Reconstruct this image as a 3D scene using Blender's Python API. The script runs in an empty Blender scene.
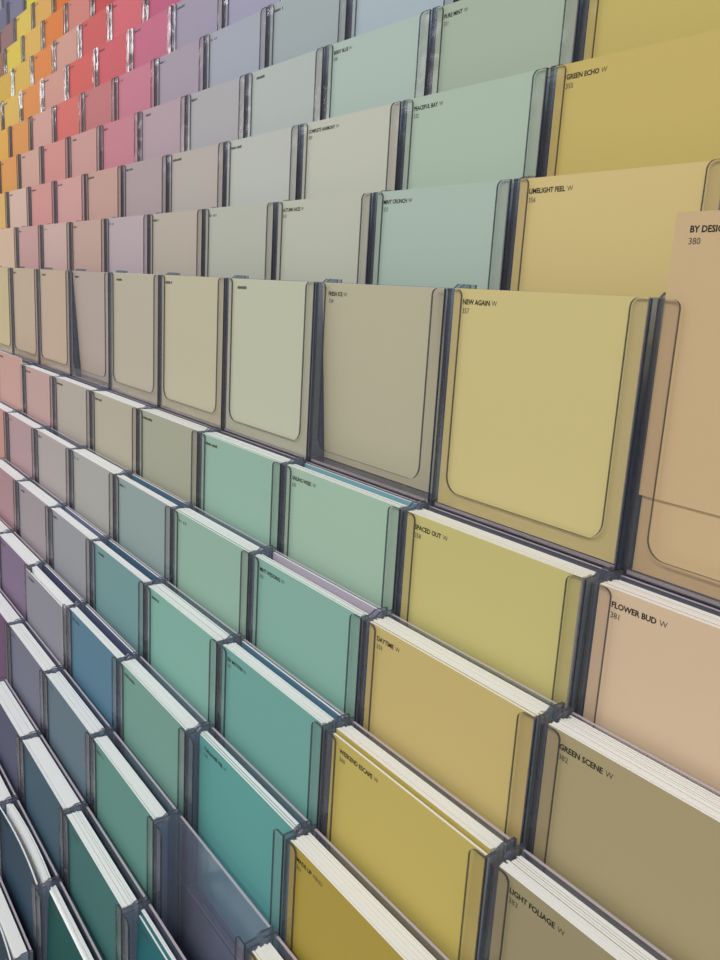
import bpy, bmesh, math, random
from mathutils import Matrix, Vector

# ------------------------------------------------------------------ camera, light, exposure
S = 0.12                       # metres per pocket pitch
scene = bpy.context.scene
COL = scene.collection
random.seed(7)

cam_d = bpy.data.cameras.new('camera')
cam_d.sensor_fit = 'HORIZONTAL'
cam_d.sensor_width = 36.0
cam_d.lens = 36.0 * 832.91 / 720.0
cam_d.clip_start = 0.01
cam = bpy.data.objects.new('camera', cam_d)
COL.objects.link(cam)
CR = Vector((0.58760757, 0.80702662, 0.05852677))
CD = Vector((0.21123259, -0.08317347, -0.97389063))
CF = Vector((-0.78108779, 0.58462827, -0.21934368))
CP = Vector((2.66066, -2.37941, -0.03705)) * S
m = Matrix.Identity(4)
for i in range(3):
    m[i][0], m[i][1], m[i][2], m[i][3] = CR[i], -CD[i], -CF[i], CP[i]
cam.matrix_world = m
scene.camera = cam

scene.view_settings.view_transform = 'Standard'
scene.view_settings.look = 'None'
scene.view_settings.gamma = 1.0
scene.view_settings.use_curve_mapping = False
scene.view_settings.exposure = 0.0
scene.cycles.max_bounces = 8
scene.cycles.transparent_max_bounces = 40

world = bpy.data.worlds.new('shop_ambient')
scene.world = world
world.use_nodes = True
world.node_tree.nodes['Background'].inputs[0].default_value = (0.95, 0.97, 1.0, 1)
world.node_tree.nodes['Background'].inputs[1].default_value = 0.39

CEIL = 1.42
def area(x, y, sx, sy, watt, colour):
    d = bpy.data.lights.new('ceiling_light', 'AREA')
    d.shape = 'RECTANGLE'; d.size = sx; d.size_y = sy; d.energy = watt; d.color = colour
    o = bpy.data.objects.new('ceiling_light', d)
    COL.objects.link(o); o.location = (x, y, CEIL)
    return o
for k, x in enumerate((1.2, -0.9, -3.0, -5.1, -7.2)):
    area(x, -1.5, 1.5, 0.35, 26 if k == 0 else 18, (1.0, 0.93, 0.80) if k == 0 else (0.97, 0.98, 1.0))
for x in (0.4, -1.8, -4.0, -6.2, -8.4):
    area(x, -3.3, 1.5, 0.35, 14, (0.97, 0.98, 1.0))

# ------------------------------------------------------------------ materials
def srgb(c):
    return tuple((v / 255 / 12.92) if v / 255 <= 0.04045 else ((v / 255 + 0.055) / 1.055) ** 2.4 for v in c)

def new_mat(name):
    mt = bpy.data.materials.new(name); mt.use_nodes = True
    nt = mt.node_tree; nt.nodes.clear()
    return mt, nt, nt.nodes.new('ShaderNodeOutputMaterial')

def acrylic(name, tint, gloss=1.0, wave=0.0, rough=0.06, milk=0.0, milk_colour=(0.5, 0.5, 0.55)):
    mt, nt, out = new_mat(name)
    tr = nt.nodes.new('ShaderNodeBsdfTransparent'); tr.inputs[0].default_value = (*tint, 1)
    gl = nt.nodes.new('ShaderNodeBsdfGlossy'); gl.inputs['Roughness'].default_value = rough
    lw = nt.nodes.new('ShaderNodeLayerWeight'); lw.inputs[0].default_value = 0.5
    pw = nt.nodes.new('ShaderNodeMath'); pw.operation = 'POWER'; pw.inputs[1].default_value = 5
    mul = nt.nodes.new('ShaderNodeMath'); mul.operation = 'MULTIPLY_ADD'
    mul.inputs[1].default_value = 0.9 * gloss; mul.inputs[2].default_value = 0.035 * gloss
    nt.links.new(lw.outputs['Facing'], pw.inputs[0]); fr = pw
    mx = nt.nodes.new('ShaderNodeMixShader')
    nt.links.new(fr.outputs[0], mul.inputs[0]); nt.links.new(mul.outputs[0], mx.inputs[0])
    body = tr
    if milk:                     # smoky acrylic haze, also brightness mixed in to lift the shaded gaps
        df = nt.nodes.new('ShaderNodeBsdfDiffuse'); df.inputs[0].default_value = (*milk_colour, 1)
        mm = nt.nodes.new('ShaderNodeMixShader'); mm.inputs[0].default_value = milk
        nt.links.new(tr.outputs[0], mm.inputs[1]); nt.links.new(df.outputs[0], mm.inputs[2]); body = mm
    nt.links.new(body.outputs[0], mx.inputs[1]); nt.links.new(gl.outputs[0], mx.inputs[2])
    if wave:
        tc = nt.nodes.new('ShaderNodeTexCoord'); nz = nt.nodes.new('ShaderNodeTexNoise')
        nz.inputs['Scale'].default_value = 45; nz.inputs['Detail'].default_value = 1.5
        bp = nt.nodes.new('ShaderNodeBump'); bp.inputs['Strength'].default_value = wave
        bp.inputs['Distance'].default_value = 0.004
        nt.links.new(tc.outputs['Object'], nz.inputs['Vector'])
        nt.links.new(nz.outputs[0], bp.inputs['Height']); nt.links.new(bp.outputs[0], gl.inputs['Normal'])
    nt.links.new(mx.outputs[0], out.inputs[0])
    return mt

M_FACE = acrylic('clear_acrylic', (0.955, 0.945, 0.940), 0.65, 0.3, 0.14, 0.012, (0.6, 0.58, 0.58))
M_SIDE = acrylic('side_acrylic', (0.83, 0.87, 0.92), 0.8, 0.1, 0.1, 0.15, (0.50, 0.55, 0.66))  # tint stands in for the internal reflection that darkens side walls
M_BACK = acrylic('back_acrylic', (0.85, 0.88, 0.94), 0.8, 0.1, 0.1, 0.13, (0.50, 0.51, 0.65))

def edge_mat(name, colour, keep):
    mt, nt, out = new_mat(name)
    tr = nt.nodes.new('ShaderNodeBsdfTransparent'); tr.inputs[0].default_value = (0.55, 0.56, 0.62, 1)
    pb = nt.nodes.new('ShaderNodeBsdfPrincipled')
    pb.inputs['Base Color'].default_value = (*colour, 1); pb.inputs['Roughness'].default_value = 0.25
    mx = nt.nodes.new('ShaderNodeMixShader'); mx.inputs[0].default_value = keep
    nt.links.new(tr.outputs[0], mx.inputs[1]); nt.links.new(pb.outputs[0], mx.inputs[2])
    nt.links.new(mx.outputs[0], out.inputs[0])
    return mt
M_EDGE = edge_mat('acrylic_cut_edge', (0.075, 0.075, 0.10), 0.75)
M_RAIL = edge_mat('acrylic_rail_edge', (0.66, 0.58, 0.64), 0.8)

def paint(name, colour, rough=0.5, spec=0.3, grain=0.02):
    mt, nt, out = new_mat(name)
    pb = nt.nodes.new('ShaderNodeBsdfPrincipled')
    pb.inputs['Roughness'].default_value = rough
    pb.inputs['Specular IOR Level'].default_value = spec
    tc = nt.nodes.new('ShaderNodeTexCoord'); nz = nt.nodes.new('ShaderNodeTexNoise')
    nz.inputs['Scale'].default_value = 900; nz.inputs['Detail'].default_value = 2
    mr = nt.nodes.new('ShaderNodeMapRange')
    mr.inputs['To Min'].default_value = 1 - grain; mr.inputs['To Max'].default_value = 1 + grain
    vm = nt.nodes.new('ShaderNodeVectorMath'); vm.operation = 'SCALE'
    vm.inputs[0].default_value = colour
    nt.links.new(tc.outputs['Object'], nz.inputs['Vector']); nt.links.new(nz.outputs[0], mr.inputs['Value'])
    nt.links.new(mr.outputs[0], vm.inputs['Scale']); nt.links.new(vm.outputs[0], pb.inputs['Base Color'])
    nt.links.new(pb.outputs[0], out.inputs[0])
    return mt
M_PAPER = paint('card_stock', (0.92, 0.93, 0.93), 0.7, 0.2)
M_INK = paint('printing_ink', (0.025, 0.023, 0.02), 0.6, 0.2)
M_INK_LIGHT = paint('printing_ink_light', (0.10, 0.09, 0.07), 0.6, 0.2)
M_BOARD = paint('fixture_board', (0.34, 0.33, 0.38), 0.5, 0.3)
M_FLOOR = paint('floor_tile', (0.42, 0.40, 0.38), 0.4, 0.4)

# ------------------------------------------------------------------ layout (units of one pitch, before S)
GAP, H, D = 0.022, 0.925, 0.150
W = 1.0 - GAP
TF, TS = 0.010, 0.013           # front sheet, side and back sheet
def row_pos(r):                  # outward position and height of the top of a row's front
    if r < 0: return 0.32545 + (-r - 1) * 0.15565, 0.47198 + (-r - 1) * 0.47042
    if r == 0: return 0.0, 0.0
    return -0.16013 - (r - 1) * 0.17327, -0.93466 - (r - 1) * 0.46761

def link(name, data, parent=None, loc=(0, 0, 0), rot=(0, 0, 0)):
    o = bpy.data.objects.new(name, data); COL.objects.link(o)
    o.parent = parent; o.location = loc; o.rotation_euler = rot
    return o

def mesh_from(name, verts, faces, mats, slots):
    me = bpy.data.meshes.new(name)
    me.from_pydata([tuple(c * S for c in v) for v in verts], [], faces)
    for mt in mats: me.materials.append(mt)
    for p, s in zip(me.polygons, slots): p.material_index = s
    me.update()
    return me

def prism(name, outline, y0, y1, mats):
    """outline in x,z (counter-clockwise seen from the front), extruded along y; slot 1 on the cut edges"""
    n = len(outline)
    v = [(x, y0, z) for x, z in outline] + [(x, y1, z) for x, z in outline]
    f = [list(range(n)), list(range(2 * n - 1, n - 1, -1))]
    s = [0, 0]
    for i in range(n):
        j = (i + 1) % n
        f.append([i, n + i, n + j, j]); s.append(1)
    return mesh_from(name, v, f, mats, s)

def box_mesh(name, a, b, mats, flat_axis):
    (x0, y0, z0), (x1, y1, z1) = a, b
    v = [(x0, y0, z0), (x1, y0, z0), (x1, y1, z0), (x0, y1, z0), (x0, y0, z1), (x1, y0, z1), (x1, y1, z1), (x0, y1, z1)]
    f = [(3, 2, 1, 0), (4, 5, 6, 7), (0, 1, 5, 4), (2, 3, 7, 6), (1, 2, 6, 5), (3, 0, 4, 7)]
    ax = [2, 2, 1, 1, 0, 0]
    return mesh_from(name, v, f, mats, [0 if k == flat_axis else 1 for k in ax])

# ------------------------------------------------------------------ setting
def struct(name, me):
    o = link(name, me); o['kind'] = 'structure'
    return o
# a board leaning behind the pockets, following their stepped backs
pts = []
for r in (10, 1, -1, -12):
    y, z = row_pos(r)
    pts.append((y + D + 0.004, z - H))
pts = [(pts[0][0], -12.6)] + pts + [(pts[-1][0], pts[-1][1] + 1.2)]
v, f = [], []
for x in (-24, 4.5):
    for y, z in pts: v.append((x, y, z))
    for y, z in reversed(pts): v.append((x, y + 0.15, z))
n = len(pts) * 2
f.append(list(range(n))); f.append(list(range(2 * n - 1, n - 1, -1)))
for i in range(n):
    j = (i + 1) % n
    f.append([i, n + i, n + j, j])
struct('wall_back', mesh_from('wall_back', v, f, [M_BOARD], [0] * len(f)))
struct('floor', box_mesh('floor', (-60, -40, -12.8), (30, 20, -12.6), [M_FLOOR, M_FLOOR], 2))

# ------------------------------------------------------------------ pocket parts
def arc(cx, cz, r, a0, a1, n=6):
    return [(cx + r * math.cos(math.radians(a0 + (a1 - a0) * k / n)), cz + r * math.sin(math.radians(a0 + (a1 - a0) * k / n))) for k in range(n + 1)]
FL, RB, RT = 0.080, 0.070, 0.030
hw = W / 2
o_ = [(-hw, 0), (hw, 0), (hw, H)]
o_ += arc(hw - FL + RT, H - RT, RT, 90, 180)
o_ += arc(hw - FL - RB, FL + RB, RB, 0, -90)
o_ += arc(-hw + FL + RB, FL + RB, RB, 270, 180)
o_ += arc(-hw + FL - RT, H - RT, RT, 0, 90)
o_ += [(-hw, H)]
ME_FRONT = prism('front_panel', o_, 0, TF, [M_FACE, M_EDGE])
LIP = 0.022
def side_mesh(x0):
    prof = [(TF, 0), (D, 0), (D, H + LIP), (D * 0.55, H + LIP), (D * 0.40, H + 0.004), (TF, H)]
    n = len(prof)
    v = [(x0, y, z) for y, z in prof] + [(x0 + TS, y, z) for y, z in prof]
    f = [list(range(n - 1, -1, -1)), list(range(n, 2 * n))]; s = [0, 0]
    for i in range(n):
        j = (i + 1) % n
        f.append([i, j, n + j, n + i]); s.append(1)
    return mesh_from('side_panel', v, f, [M_SIDE, M_EDGE], s)
ME_SIDE_A, ME_SIDE_B = side_mesh(-hw), side_mesh(hw - TS)
ME_BACK = box_mesh('back_panel', (-hw + TS, D - TS, 0), (hw - TS, D, H + 0.006), [M_BACK, M_RAIL], 1)
ME_BOTTOM = box_mesh('bottom_panel', (-hw + TS, TF, 0), (hw - TS, D - TS, TS), [M_BACK, M_RAIL], 2)

CW, CH, CT = W - 2 * TS - 0.020, 0.912, 0.0095
def card_mesh(name, t, bend=0.0):
    nx = 8 if bend else 1
    v, f, s = [], [], []
    for i in range(nx + 1):
        u = -1 + 2 * i / nx
        x = u * CW / 2; y = bend * (1 - u * u)
        v += [(x, y, 0), (x, y + t, 0), (x, y, CH), (x, y + t, CH)]
    for i in range(nx):
        a, b = 4 * i, 4 * i + 4
        f += [(a, b, b + 2, a + 2), (b + 1, a + 1, a + 3, b + 3), (a + 2, b + 2, b + 3, a + 3), (a + 1, b + 1, b, a)]
        s += [1, 0, 0, 0]
    f += [(0, 2, 3, 1), (4 * nx, 4 * nx + 1, 4 * nx + 3, 4 * nx + 2)]; s += [0, 0]
    return mesh_from(name, v, f, [M_PAPER, M_PAPER], s)
ME_CARD = card_mesh('colour_card', CT)
ME_CARD_BENT = card_mesh('colour_card_bent', CT, 0.016)

# ------------------------------------------------------------------ colours seen on the front cards: (row, column) -> name, sRGB
C = {}
def put(c, r0, *cols):
    for k, v in enumerate(cols): C[(r0 + k, c)] = v
put(1, -1, ('tan', 190, 168, 110), ('beige', 198, 172, 138), ('pale pink', 202, 181, 155), ('khaki', 166, 153, 118), ('olive grey', 150, 142, 110), ('olive', 130, 122, 90))
put(0, -4, ('yellow', 205, 190, 100), ('yellow', 202, 187, 108), ('mustard', 194, 172, 98), ('pale yellow', 202, 187, 125), ('cream yellow', 200, 188, 135),
    ('lime yellow', 188, 178, 112), ('straw yellow', 191, 171, 107), ('mustard', 184, 166, 94), ('dark mustard', 162, 143, 60), ('olive yellow', 170, 155, 50), ('olive yellow', 150, 140, 45))
put(-1, -4, ('mint', 170, 195, 185), ('mint', 166, 187, 170), ('mint', 166, 187, 172), ('pale mint', 170, 190, 178), ('greige', 182, 174, 152),
    ('sage mint', 152, 180, 155), ('sea green', 134, 170, 150), ('teal mint', 112, 160, 148), ('turquoise', 80, 147, 137), ('turquoise', 70, 150, 145), ('teal', 45, 125, 125), ('teal', 30, 110, 110))
put(-2, -5, ('blue grey', 165, 182, 200), ('ice blue', 166, 186, 200), ('pale aqua', 170, 191, 188), ('stone', 186, 185, 171), ('stone', 180, 179, 162), ('cream', 188, 186, 162),
    ('mint', 143, 172, 154), ('sage', 150, 172, 152), ('mint', 132, 168, 152), ('sage green', 126, 162, 142), ('fern green', 110, 152, 130), ('sea green', 80, 136, 122), ('emerald', 35, 118, 95), ('emerald', 25, 95, 85))
put(-3, -6, ('lavender', 160, 160, 195), ('periwinkle', 160, 166, 195), ('blue grey', 163, 174, 192), ('pale blue', 173, 188, 192), ('grey white', 183, 186, 180), ('stone', 180, 183, 170), ('cream', 188, 181, 157),
    ('greige', 162, 160, 140), ('blue grey', 140, 156, 150), ('teal grey', 116, 150, 149), ('steel blue', 82, 122, 143), ('slate', 100, 120, 134), ('slate blue', 74, 100, 120), ('navy', 52, 72, 92), ('charcoal', 45, 58, 72))
put(-4, -7, ('lilac', 160, 150, 190), ('lavender', 160, 155, 195), ('lavender', 163, 160, 195), ('grey lavender', 166, 168, 190), ('pale blue', 172, 180, 188), ('pale grey', 182, 181, 177), ('stone', 183, 180, 167), ('greige', 183, 174, 152),
    ('greige', 166, 159, 140), ('warm grey', 161, 159, 152), ('grey', 146, 146, 147), ('grey lilac', 147, 142, 156), ('slate violet', 115, 112, 132), ('slate blue', 82, 84, 114), ('navy', 62, 70, 104), ('navy', 45, 52, 80))
put(-5, -7, ('violet', 160, 130, 180), ('lilac', 158, 148, 188), ('lilac', 160, 152, 188), ('lilac', 166, 152, 178), ('pale lilac', 176, 162, 182), ('mauve', 171, 157, 172), ('pale lilac', 182, 172, 187), ('mauve grey', 172, 160, 150),
    ('greige', 173, 161, 146), ('grey', 165, 162, 158), ('grey', 150, 148, 152), ('plum', 113, 98, 124), ('plum', 105, 80, 105), ('slate', 80, 75, 95), ('charcoal', 55, 55, 70))
put(-6, -8, ('magenta', 200, 65, 125), ('magenta', 203, 72, 135), ('magenta', 206, 80, 140), ('magenta', 208, 95, 145), ('orchid', 210, 114, 155), ('orchid', 204, 120, 156), ('dusty pink', 200, 157, 152), ('dusty pink', 201, 162, 152), ('beige', 190, 172, 147),
    ('dusty rose', 188, 150, 140), ('mauve', 160, 141, 150), ('rose grey', 165, 132, 136), ('plum', 125, 90, 120), ('brown plum', 105, 75, 90))
put(-7, -9, ('crimson', 200, 50, 90), ('raspberry', 212, 65, 100), ('raspberry', 218, 75, 105), ('raspberry', 221, 86, 110), ('coral pink', 221, 95, 110), ('rose', 205, 125, 131), ('rose', 211, 141, 142), ('pink', 220, 156, 162), ('pale pink', 224, 176, 176), ('beige', 190, 171, 147),
    ('coral', 208, 147, 136), ('coral', 202, 142, 128), ('rose brown', 170, 115, 110), ('plum', 130, 85, 100))
put(-8, -9, ('red', 195, 45, 55), ('red', 205, 58, 68), ('red', 214, 72, 80), ('coral red', 219, 95, 96), ('coral red', 221, 90, 86), ('coral red', 224, 106, 107), ('salmon', 219, 140, 137), ('salmon', 219, 147, 138), ('pink', 206, 154, 154), ('cream', 192, 177, 140),
    ('salmon', 205, 150, 130), ('salmon', 195, 130, 110))
put(-9, -9, ('salmon', 220, 118, 105), ('salmon', 221, 125, 115), ('salmon pink', 222, 136, 127), ('pale salmon', 221, 151, 146), ('pale salmon', 219, 151, 142), ('pale salmon', 221, 161, 152), ('pink beige', 214, 166, 152), ('pale peach', 223, 184, 170), ('tan', 206, 177, 152), ('cream', 192, 177, 140))
put(-10, -9, ('orange', 234, 105, 35), ('orange', 234, 118, 42), ('orange', 230, 130, 52), ('orange', 229, 136, 58), ('orange', 229, 146, 72), ('pale orange', 225, 151, 82), ('pale orange', 227, 156, 78), ('tan', 215, 172, 105), ('tan', 206, 177, 140))
put(-11, -10, ('amber', 226, 165, 70), ('amber', 226, 168, 78), ('amber', 225, 170, 90), ('amber', 224, 176, 90), ('gold', 216, 176, 84), ('gold', 217, 178, 92), ('amber', 224, 166, 78), ('gold', 220, 175, 100))
put(-12, -10, ('yellow', 232, 205, 60), ('yellow', 230, 205, 72), ('gold yellow', 223, 192, 90), ('bright yellow', 220, 194, 78), ('gold', 210, 170, 72), ('gold', 214, 180, 90), ('gold', 214, 180, 100))
put(-13, -11, ('slate', 110, 112, 140), ('slate', 118, 118, 145), ('grey blue', 125, 122, 148), ('mauve brown', 150, 112, 112), ('brown', 150, 105, 90), ('gold', 200, 150, 40), ('gold', 205, 160, 60))
put(-14, -11, ('slate', 105, 108, 138), ('slate', 110, 112, 140), ('slate', 115, 112, 138), ('brown', 140, 105, 105), ('brown', 140, 100, 85), ('gold', 190, 140, 40))

# closer readings of the cards that show largest
for key, rgb in {
        (-3, 0): (191, 174, 104), (-2, 0): (193, 173, 104), (-1, 0): (203, 183, 127), (0, 0): (196, 182, 128), (1, 0): (187, 178, 117), (2, 0): (189, 170, 111), (3, 0): (183, 166, 93), (4, 0): (163, 143, 66),
        (0, 1): (193, 168, 130), (1, 1): (200, 176, 148), (2, 1): (159, 146, 111), (3, 1): (146, 136, 105),
        (-3, -1): (163, 177, 159), (-2, -1): (168, 185, 168), (-1, -1): (167, 184, 172), (0, -1): (178, 173, 148), (1, -1): (155, 182, 163), (2, -1): (128, 169, 156), (3, -1): (108, 158, 150), (4, -1): (92, 152, 148), (6, -1): (40, 100, 106),
        (-4, -2): (168, 183, 190), (-3, -2): (171, 187, 178), (-2, -2): (187, 189, 175), (-1, -2): (183, 185, 170), (0, -2): (183, 185, 163), (1, -2): (143, 175, 159), (2, -2): (141, 172, 156), (3, -2): (124, 169, 156), (4, -2): (113, 151, 140), (5, -2): (95, 138, 128), (6, -2): (64, 107, 104), (7, -2): (34, 82, 78),
        (-5, -3): (158, 165, 178), (-4, -3): (160, 170, 172), (-3, -3): (175, 183, 179), (-2, -3): (182, 185, 178), (-1, -3): (178, 180, 167), (0, -3): (184, 178, 153), (1, -3): (161, 162, 143), (2, -3): (140, 157, 154), (3, -3): (112, 147, 148), (4, -3): (86, 122, 142), (5, -3): (95, 113, 124), (6, -3): (66, 90, 103), (7, -3): (48, 68, 84),
        (-6, -4): (160, 155, 182), (-5, -4): (161, 158, 180), (-4, -4): (163, 167, 178), (-3, -4): (170, 168, 170), (-2, -4): (178, 170, 163), (-1, -4): (181, 171, 158), (0, -4): (179, 171, 152), (1, -4): (175, 168, 150), (2, -4): (164, 163, 157), (3, -4): (148, 149, 153), (4, -4): (135, 133, 143), (5, -4): (112, 113, 130), (6, -4): (82, 84, 105),
        (-6, -5): (158, 148, 176), (-5, -5): (160, 152, 170), (-4, -5): (165, 152, 166), (-3, -5): (176, 155, 162), (-2, -5): (172, 154, 156), (-1, -5): (182, 166, 170), (0, -5): (177, 162, 152), (1, -5): (174, 165, 154), (2, -5): (169, 160, 157), (3, -5): (155, 145, 149), (4, -5): (125, 108, 132),
        (-7, -6): (188, 85, 122), (-6, -6): (192, 96, 128), (-5, -6): (194, 109, 133), (-4, -6): (196, 123, 140), (-3, -6): (195, 128, 140), (-2, -6): (192, 154, 143), (-1, -6): (190, 161, 149), (0, -6): (187, 166, 146), (1, -6): (186, 155, 150), (2, -6): (173, 145, 147),
        (-7, -7): (205, 82, 100), (-6, -7): (211, 105, 114), (-5, -7): (203, 98, 104), (-4, -7): (190, 118, 120), (-3, -7): (199, 151, 145), (-2, -7): (203, 155, 151), (-1, -7): (199, 169, 162), (0, -7): (187, 167, 145), (1, -7): (192, 154, 144), (2, -7): (188, 142, 132),
        (-7, -8): (200, 78, 80), (-6, -8): (204, 96, 94), (-5, -8): (210, 99, 93), (-4, -8): (211, 111, 104), (-3, -8): (206, 142, 135), (-2, -8): (204, 146, 140), (-1, -8): (194, 155, 150),
        (-7, -9): (208, 132, 120), (-6, -9): (208, 155, 140), (-5, -9): (206, 152, 138), (-4, -9): (206, 158, 146), (-3, -9): (202, 162, 146), (-2, -9): (208, 178, 162),
        (-7, -10): (222, 128, 62), (-6, -10): (222, 135, 70), (-5, -10): (218, 142, 78), (-4, -10): (215, 148, 84), (-3, -10): (214, 152, 84)}.items():
    C[key] = (C[key][0], *rgb)

NAMES = {(-2, 0): ('GREEN ECHO', 'W'), (-1, 0): ('LIMELIGHT FEEL', 'W'), (0, 0): ('NEW AGAIN', 'W'), (1, 0): ('SPACED OUT', 'W'), (2, 0): ('DAYTIME', 'W'),
         (3, 0): ('WEEKEND ESCAPE', 'W'), (4, 0): ('MADE UP', 'MIND'), (0, 1): ('BY DESIGN', 'W'), (1, 1): ('FLOWER BUD', 'W'), (2, 1): ('GREEN SCENE', 'W'),
         (3, 1): ('LIGHT FOLIAGE', 'W'), (-3, -1): ('PURE MINT', 'W'), (-2, -1): ('PEACEFUL BAY', 'W'), (-1, -1): ('MINT CRUNCH', 'W'), (0, -1): ('FRESH ICE', 'W'),
         (1, -1): ('SAILING WEEK', 'W'), (2, -1): ('MINT WEDDING', 'W'), (3, -1): ('SEA MOTION', 'W'), (4, -1): ('TURQUOISE VEIL', 'W'),
         (-3, -2): ('BERRY BLUE', 'W'), (-2, -2): ('COMPLETE HARMONY', 'W'), (-1, -2): ('AUTUMN HAZE', 'W')}
EMPTY = {(5, -1)}
LIGHT_LEVEL = 0.80               # how much of its albedo a card sends back under the shop light

ORD = ['zeroth', 'first', 'second', 'third', 'fourth', 'fifth', 'sixth', 'seventh', 'eighth', 'ninth', 'tenth', 'eleventh', 'twelfth']
NUM = ['zero', 'one column', 'two columns', 'three columns', 'four columns', 'five columns', 'six columns', 'seven columns', 'eight columns', 'nine columns', 'ten columns', 'eleven columns', 'twelve columns', 'thirteen columns', 'fourteen columns']
def place_words(r, c):
    a = 'in the full-height row' if r == 0 else '%s row %s the full-height row' % (ORD[abs(r)], 'above' if r < 0 else 'below')
    b = "in NEW AGAIN's column" if c == 0 else "in BY DESIGN's column" if c == 1 else "%s past NEW AGAIN's column" % NUM[-c]
    return a + ', ' + b

def project(p):
    q = Vector(p) - CP / S
    d = q.dot(CF)
    return (360 + 832.91 * q.dot(CR) / d, 480 + 832.91 * q.dot(CD) / d, d) if d > 0.05 else None

# ------------------------------------------------------------------ text
def text_mesh(body, size, heavy):
    cu = bpy.data.curves.new('lettering', 'FONT')
    cu.body = body; cu.size = size * S; cu.offset = heavy * S; cu.resolution_u = 2
    cu.space_character = 0.98
    t = bpy.data.objects.new('lettering', cu); COL.objects.link(t)
    dg = bpy.context.evaluated_depsgraph_get()
    ev = t.evaluated_get(dg)
    me = bpy.data.meshes.new_from_object(ev)
    w = max((v.co.x for v in me.vertices), default=0)
    bpy.data.objects.remove(t); bpy.data.curves.remove(cu)
    me.materials.clear()
    return me, w / S

def mark_mesh(seed):
    rnd = random.Random(seed)
    v, f = [], []
    x = 0.0
    for k in range(rnd.randint(9, 15)):
        w = rnd.uniform(0.009, 0.014)
        if rnd.random() < 0.82:
            b = len(v); h = rnd.uniform(0.013, 0.018)
            v += [(x, 0, 0), (x + w * 0.8, 0, 0), (x + w * 0.8, 0, h), (x, 0, h)]; f.append((b, b + 1, b + 2, b + 3))
        x += w
    me = mesh_from('lettering', v, f, [M_INK_LIGHT], [0] * len(f))
    return me
ME_MARKS = [mark_mesh(k) for k in range(6)]

TX = -CW / 2 + 0.054
def print_on(card, r, c):
    y = -0.0006 * S
    if (r, c) in NAMES:
        nm, suffix = NAMES[(r, c)]
        me, w = text_mesh(nm, 0.0280, 0.0008); me.materials.append(M_INK)
        link('name_lettering', me, card, (TX * S, y, (CH - 0.062) * S), (math.pi / 2, 0, 0))
        me2, _ = text_mesh(suffix, 0.0280, 0.0); me2.materials.append(M_INK_LIGHT)
        link('finish_lettering', me2, card, ((TX + w + 0.010) * S, y, (CH - 0.062) * S), (math.pi / 2, 0, 0))
        me3, _ = text_mesh(str(357 + 23 * c + r), 0.0285, 0.0001); me3.materials.append(M_INK_LIGHT)
        link('number_lettering', me3, card, (TX * S, y, (CH - 0.098) * S), (math.pi / 2, 0, 0))
    else:
        link('lettering', ME_MARKS[(r * 5 + c * 3) % 6], card, (TX * S, y, (CH - 0.058) * S))

# ------------------------------------------------------------------ pockets and cards
# cards that do not stand straight: (row, col) -> dx, dy, dz, tilt about x (degrees), roll about y
ODD = {(4, -1): (0.009, 0.05, 0.0, 0, 0), (1, 1): (0.0, 0.004, 0.0, 0, 0), (0, 1): (-0.009, 0.004, 0.265, 0, 0.0), (0, -1): (-0.006, 0.078, 0.002, 4.0, 0), (0, -5): (-0.006, 0.078, 0.002, 4.0, 0),
       (1, -7): (0.0, -0.012, 0.06, 0, 0), (4, -4): (-0.06, -0.016, -0.03, 0, 0), (3, 0): (0.015, 0.0, -0.005, -0.5, 0.0),
       (6, -1): (0.0, 0.02, -0.03, -3.0, 0), (7, -2): (0.0, 0.01, -0.02, -3.0, 0)}
STACK = {(1, 1): 8, (2, 1): 10, (3, 1): 9, (1, 0): 8, (2, 0): 9, (3, 0): 7, (4, 0): 9, (5, 0): 8, (1, -1): 4, (2, -1): 3, (3, -1): 6, (4, -1): 3, (3, -3): 4, (2, -3): 4, (7, -3): 4, (4, -3): 4, (4, -4): 4,
         (6, -1): 2, (7, -2): 3, (0, 1): 2}
spare = []                        # x, y, z, tilt, row, col, image size
fronts = {}
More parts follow.
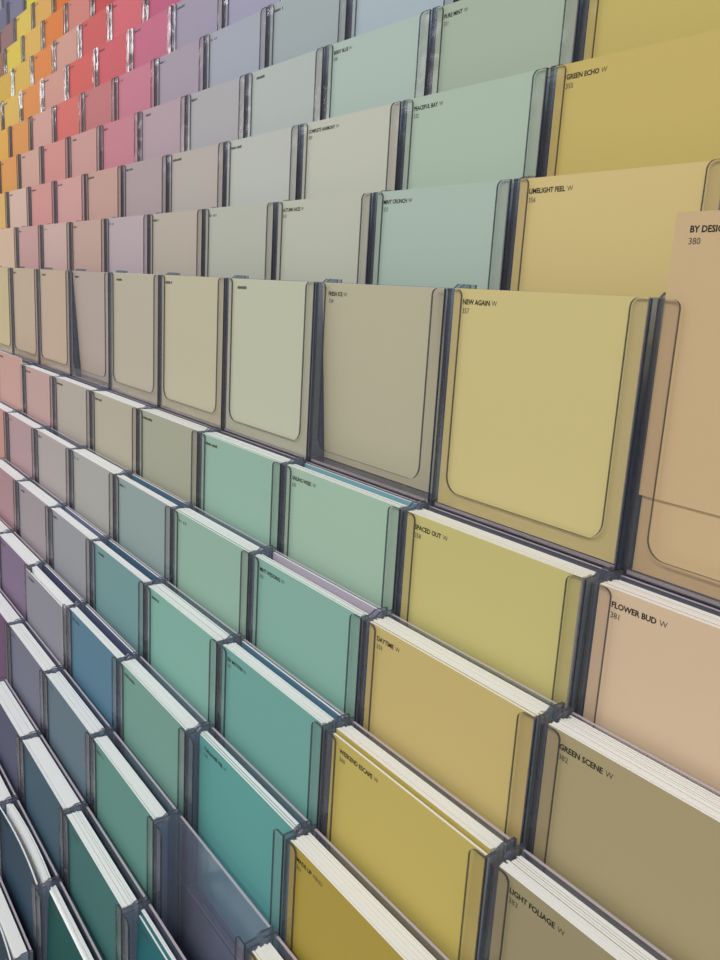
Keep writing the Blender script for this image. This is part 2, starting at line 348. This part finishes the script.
for (r, c) in sorted(C):
    y0, zt = row_pos(r)
    corners = [project((c + u, y0, zt + v)) for u in (0, 1) for v in (0, -H)]
    if any(p is None for p in corners): continue
    us = [p[0] for p in corners]; vs = [p[1] for p in corners]
    vis_bottom = max(p[1] for p in (corners[0], corners[2])) + (0.5 * (max(vs) - min(vs)))
    if max(us) < -2 or min(us) > 722 or vis_bottom < -2 or min(vs) > 962: continue
    big = (max(us) - min(us))
    xc = c + 0.5 + (0.004 if c == 1 else 0)
    zb = zt - H
    cname, cr, cg, cb = C[(r, c)]
    named = NAMES.get((r, c))
    base = Vector((xc * S, y0 * S, zb * S))
    # the pocket
    pk = link('acrylic_pocket', None, None, base)
    pk.empty_display_size = 0.01
    pk['category'] = 'pocket'; pk['group'] = 'clear acrylic card pockets'
    pk['label'] = ('clear acrylic pocket holding the %s card' % ' '.join(named[:1]) if named else
                   'empty clear acrylic pocket under the TURQUOISE VEIL pocket' if (r, c) in EMPTY else
                   'clear acrylic pocket, ' + place_words(r, c))
    link('front_panel', ME_FRONT, pk); link('side_panel', ME_SIDE_A, pk); link('side_panel', ME_SIDE_B, pk)
    link('back_panel', ME_BACK, pk); link('bottom_panel', ME_BOTTOM, pk)
    if (r, c) in EMPTY: continue
    # the front card
    dx, dy, dz, tx, ry = ODD.get((r, c), (random.uniform(-.004, .004), random.uniform(0, .003), random.uniform(-.003, .003), 0, 0))
    me = ME_CARD_BENT if (r, c) in {(7, -3), (8, -3)} else ME_CARD
    card = link('colour_card', me, None, base + Vector((dx, TF + 0.003 + dy, TS + 0.001 + dz)) * S, (math.radians(tx), math.radians(ry), 0))
    mt = paint('card_paint', tuple(min(0.9, v / LIGHT_LEVEL) for v in srgb((cr, cg, cb))), 0.6, 0.12, 0.015)
    card.material_slots[1].link = 'OBJECT'; card.material_slots[1].material = mt
    card['category'] = 'paint card'; card['group'] = 'paint colour cards'
    card['label'] = ('%s paint card printed %s' % (cname, ' '.join(named)) if named else '%s card, %s' % (cname, place_words(r, c)))
    print_on(card, r, c)
    # the spare cards behind it
    n = STACK.get((r, c), 0 if r < 0 else 2 if r == 0 else random.randint(6, 10))
    if (r, c) in ((0, -1), (0, -5)): n = 0
    yy = TF + 0.003 + dy + CT + 0.001
    if (r, c) in ((3, 0), (7, -3), (8, -3), (4, -4)): yy += 0.02
    if (r, c) == (7, -3): yy += 0.02
    yy = max(yy, TF + 0.004)
    for k in range(n):
        yy += random.choice((0.0002, 0.0002, 0.0002, 0.0004, 0.0004, 0.003))
        if yy + CT > D - TS - 0.004: break
        spare.append((xc + random.uniform(-.008, .008), y0 + yy, zb + TS + 0.001 + random.uniform(-.0008, .0008), r, c, big, mt, cname, named, tx if tx < 0 else 0, k + 1))
        yy += CT

BACKING = {(2, -1): ('lilac', 176, 166, 182), (3, -1): ('blue', 85, 118, 142), (1, -1): ('teal', 120, 165, 175), (2, -3): ('navy blue', 80, 105, 130), (3, -3): ('navy blue', 72, 100, 126),
           (4, -4): ('navy', 80, 84, 112), (4, -3): ('navy', 85, 90, 120), (3, -4): ('slate', 110, 115, 145)}
for (r, c), (cname, *rgb) in BACKING.items():
    y0, zt = row_pos(r)
    o = link('colour_card', ME_CARD, None, Vector((c + 0.5, y0 + D - TS - CT - 0.002, zt - H + TS + 0.001)) * S)
    o.material_slots[1].link = 'OBJECT'
    o.material_slots[1].material = paint('card_paint', tuple(v / LIGHT_LEVEL for v in srgb(rgb)), 0.6, 0.12, 0.015)
    o['category'] = 'paint card'; o['group'] = 'misplaced cards at the back of pockets'
    o['label'] = ('%s card at the back of the %s pocket' % (cname, NAMES[(r, c)][0]) if (r, c) in NAMES else '%s rearmost card, %s' % (cname, place_words(r, c)))
n_front = sum(1 for o in COL.objects if o.name.startswith('colour_card'))
spare.sort(key=lambda s: -s[5])
LIMIT = max(0, 298 - n_front)
rest_v, rest_f = [], []
for i, (x, y, z, r, c, big, mt, cname, named, tx, k) in enumerate(spare):
    if i < LIMIT:
        o = link('colour_card', ME_CARD_BENT if (r, c) == (7, -3) else ME_CARD, None, Vector((x, y, z)) * S, (math.radians(tx), 0, 0))
        o.material_slots[1].link = 'OBJECT'; o.material_slots[1].material = mt
        o['category'] = 'paint card'
        o['group'] = 'spare cards at row %d column %d' % (r, c)
        o['label'] = ('%s white-edged spare card behind the front %s card' % (ORD[k], named[0]) if named else '%s spare card, ' % ORD[k] + place_words(r, c))
    else:
        b = len(rest_v)
        src = ME_CARD_BENT if (r, c) == (7, -3) else ME_CARD
        sn, cs = math.sin(math.radians(tx)), math.cos(math.radians(tx))
        rest_v += [(x + v.co.x / S, y + (v.co.y * cs - v.co.z * sn) / S, z + (v.co.y * sn + v.co.z * cs) / S) for v in src.vertices]
        rest_f += [tuple(b + k for k in p.vertices) for p in src.polygons]
if rest_v:
    o = link('card_stacks', mesh_from('card_stacks', rest_v, rest_f, [M_PAPER], [0] * len(rest_f)))
    o['kind'] = 'stuff'; o['category'] = 'paint cards'
    o['label'] = 'white edges of spare cards packed in the farthest lower pockets'
print('fronts', n_front, 'spares', len(spare))
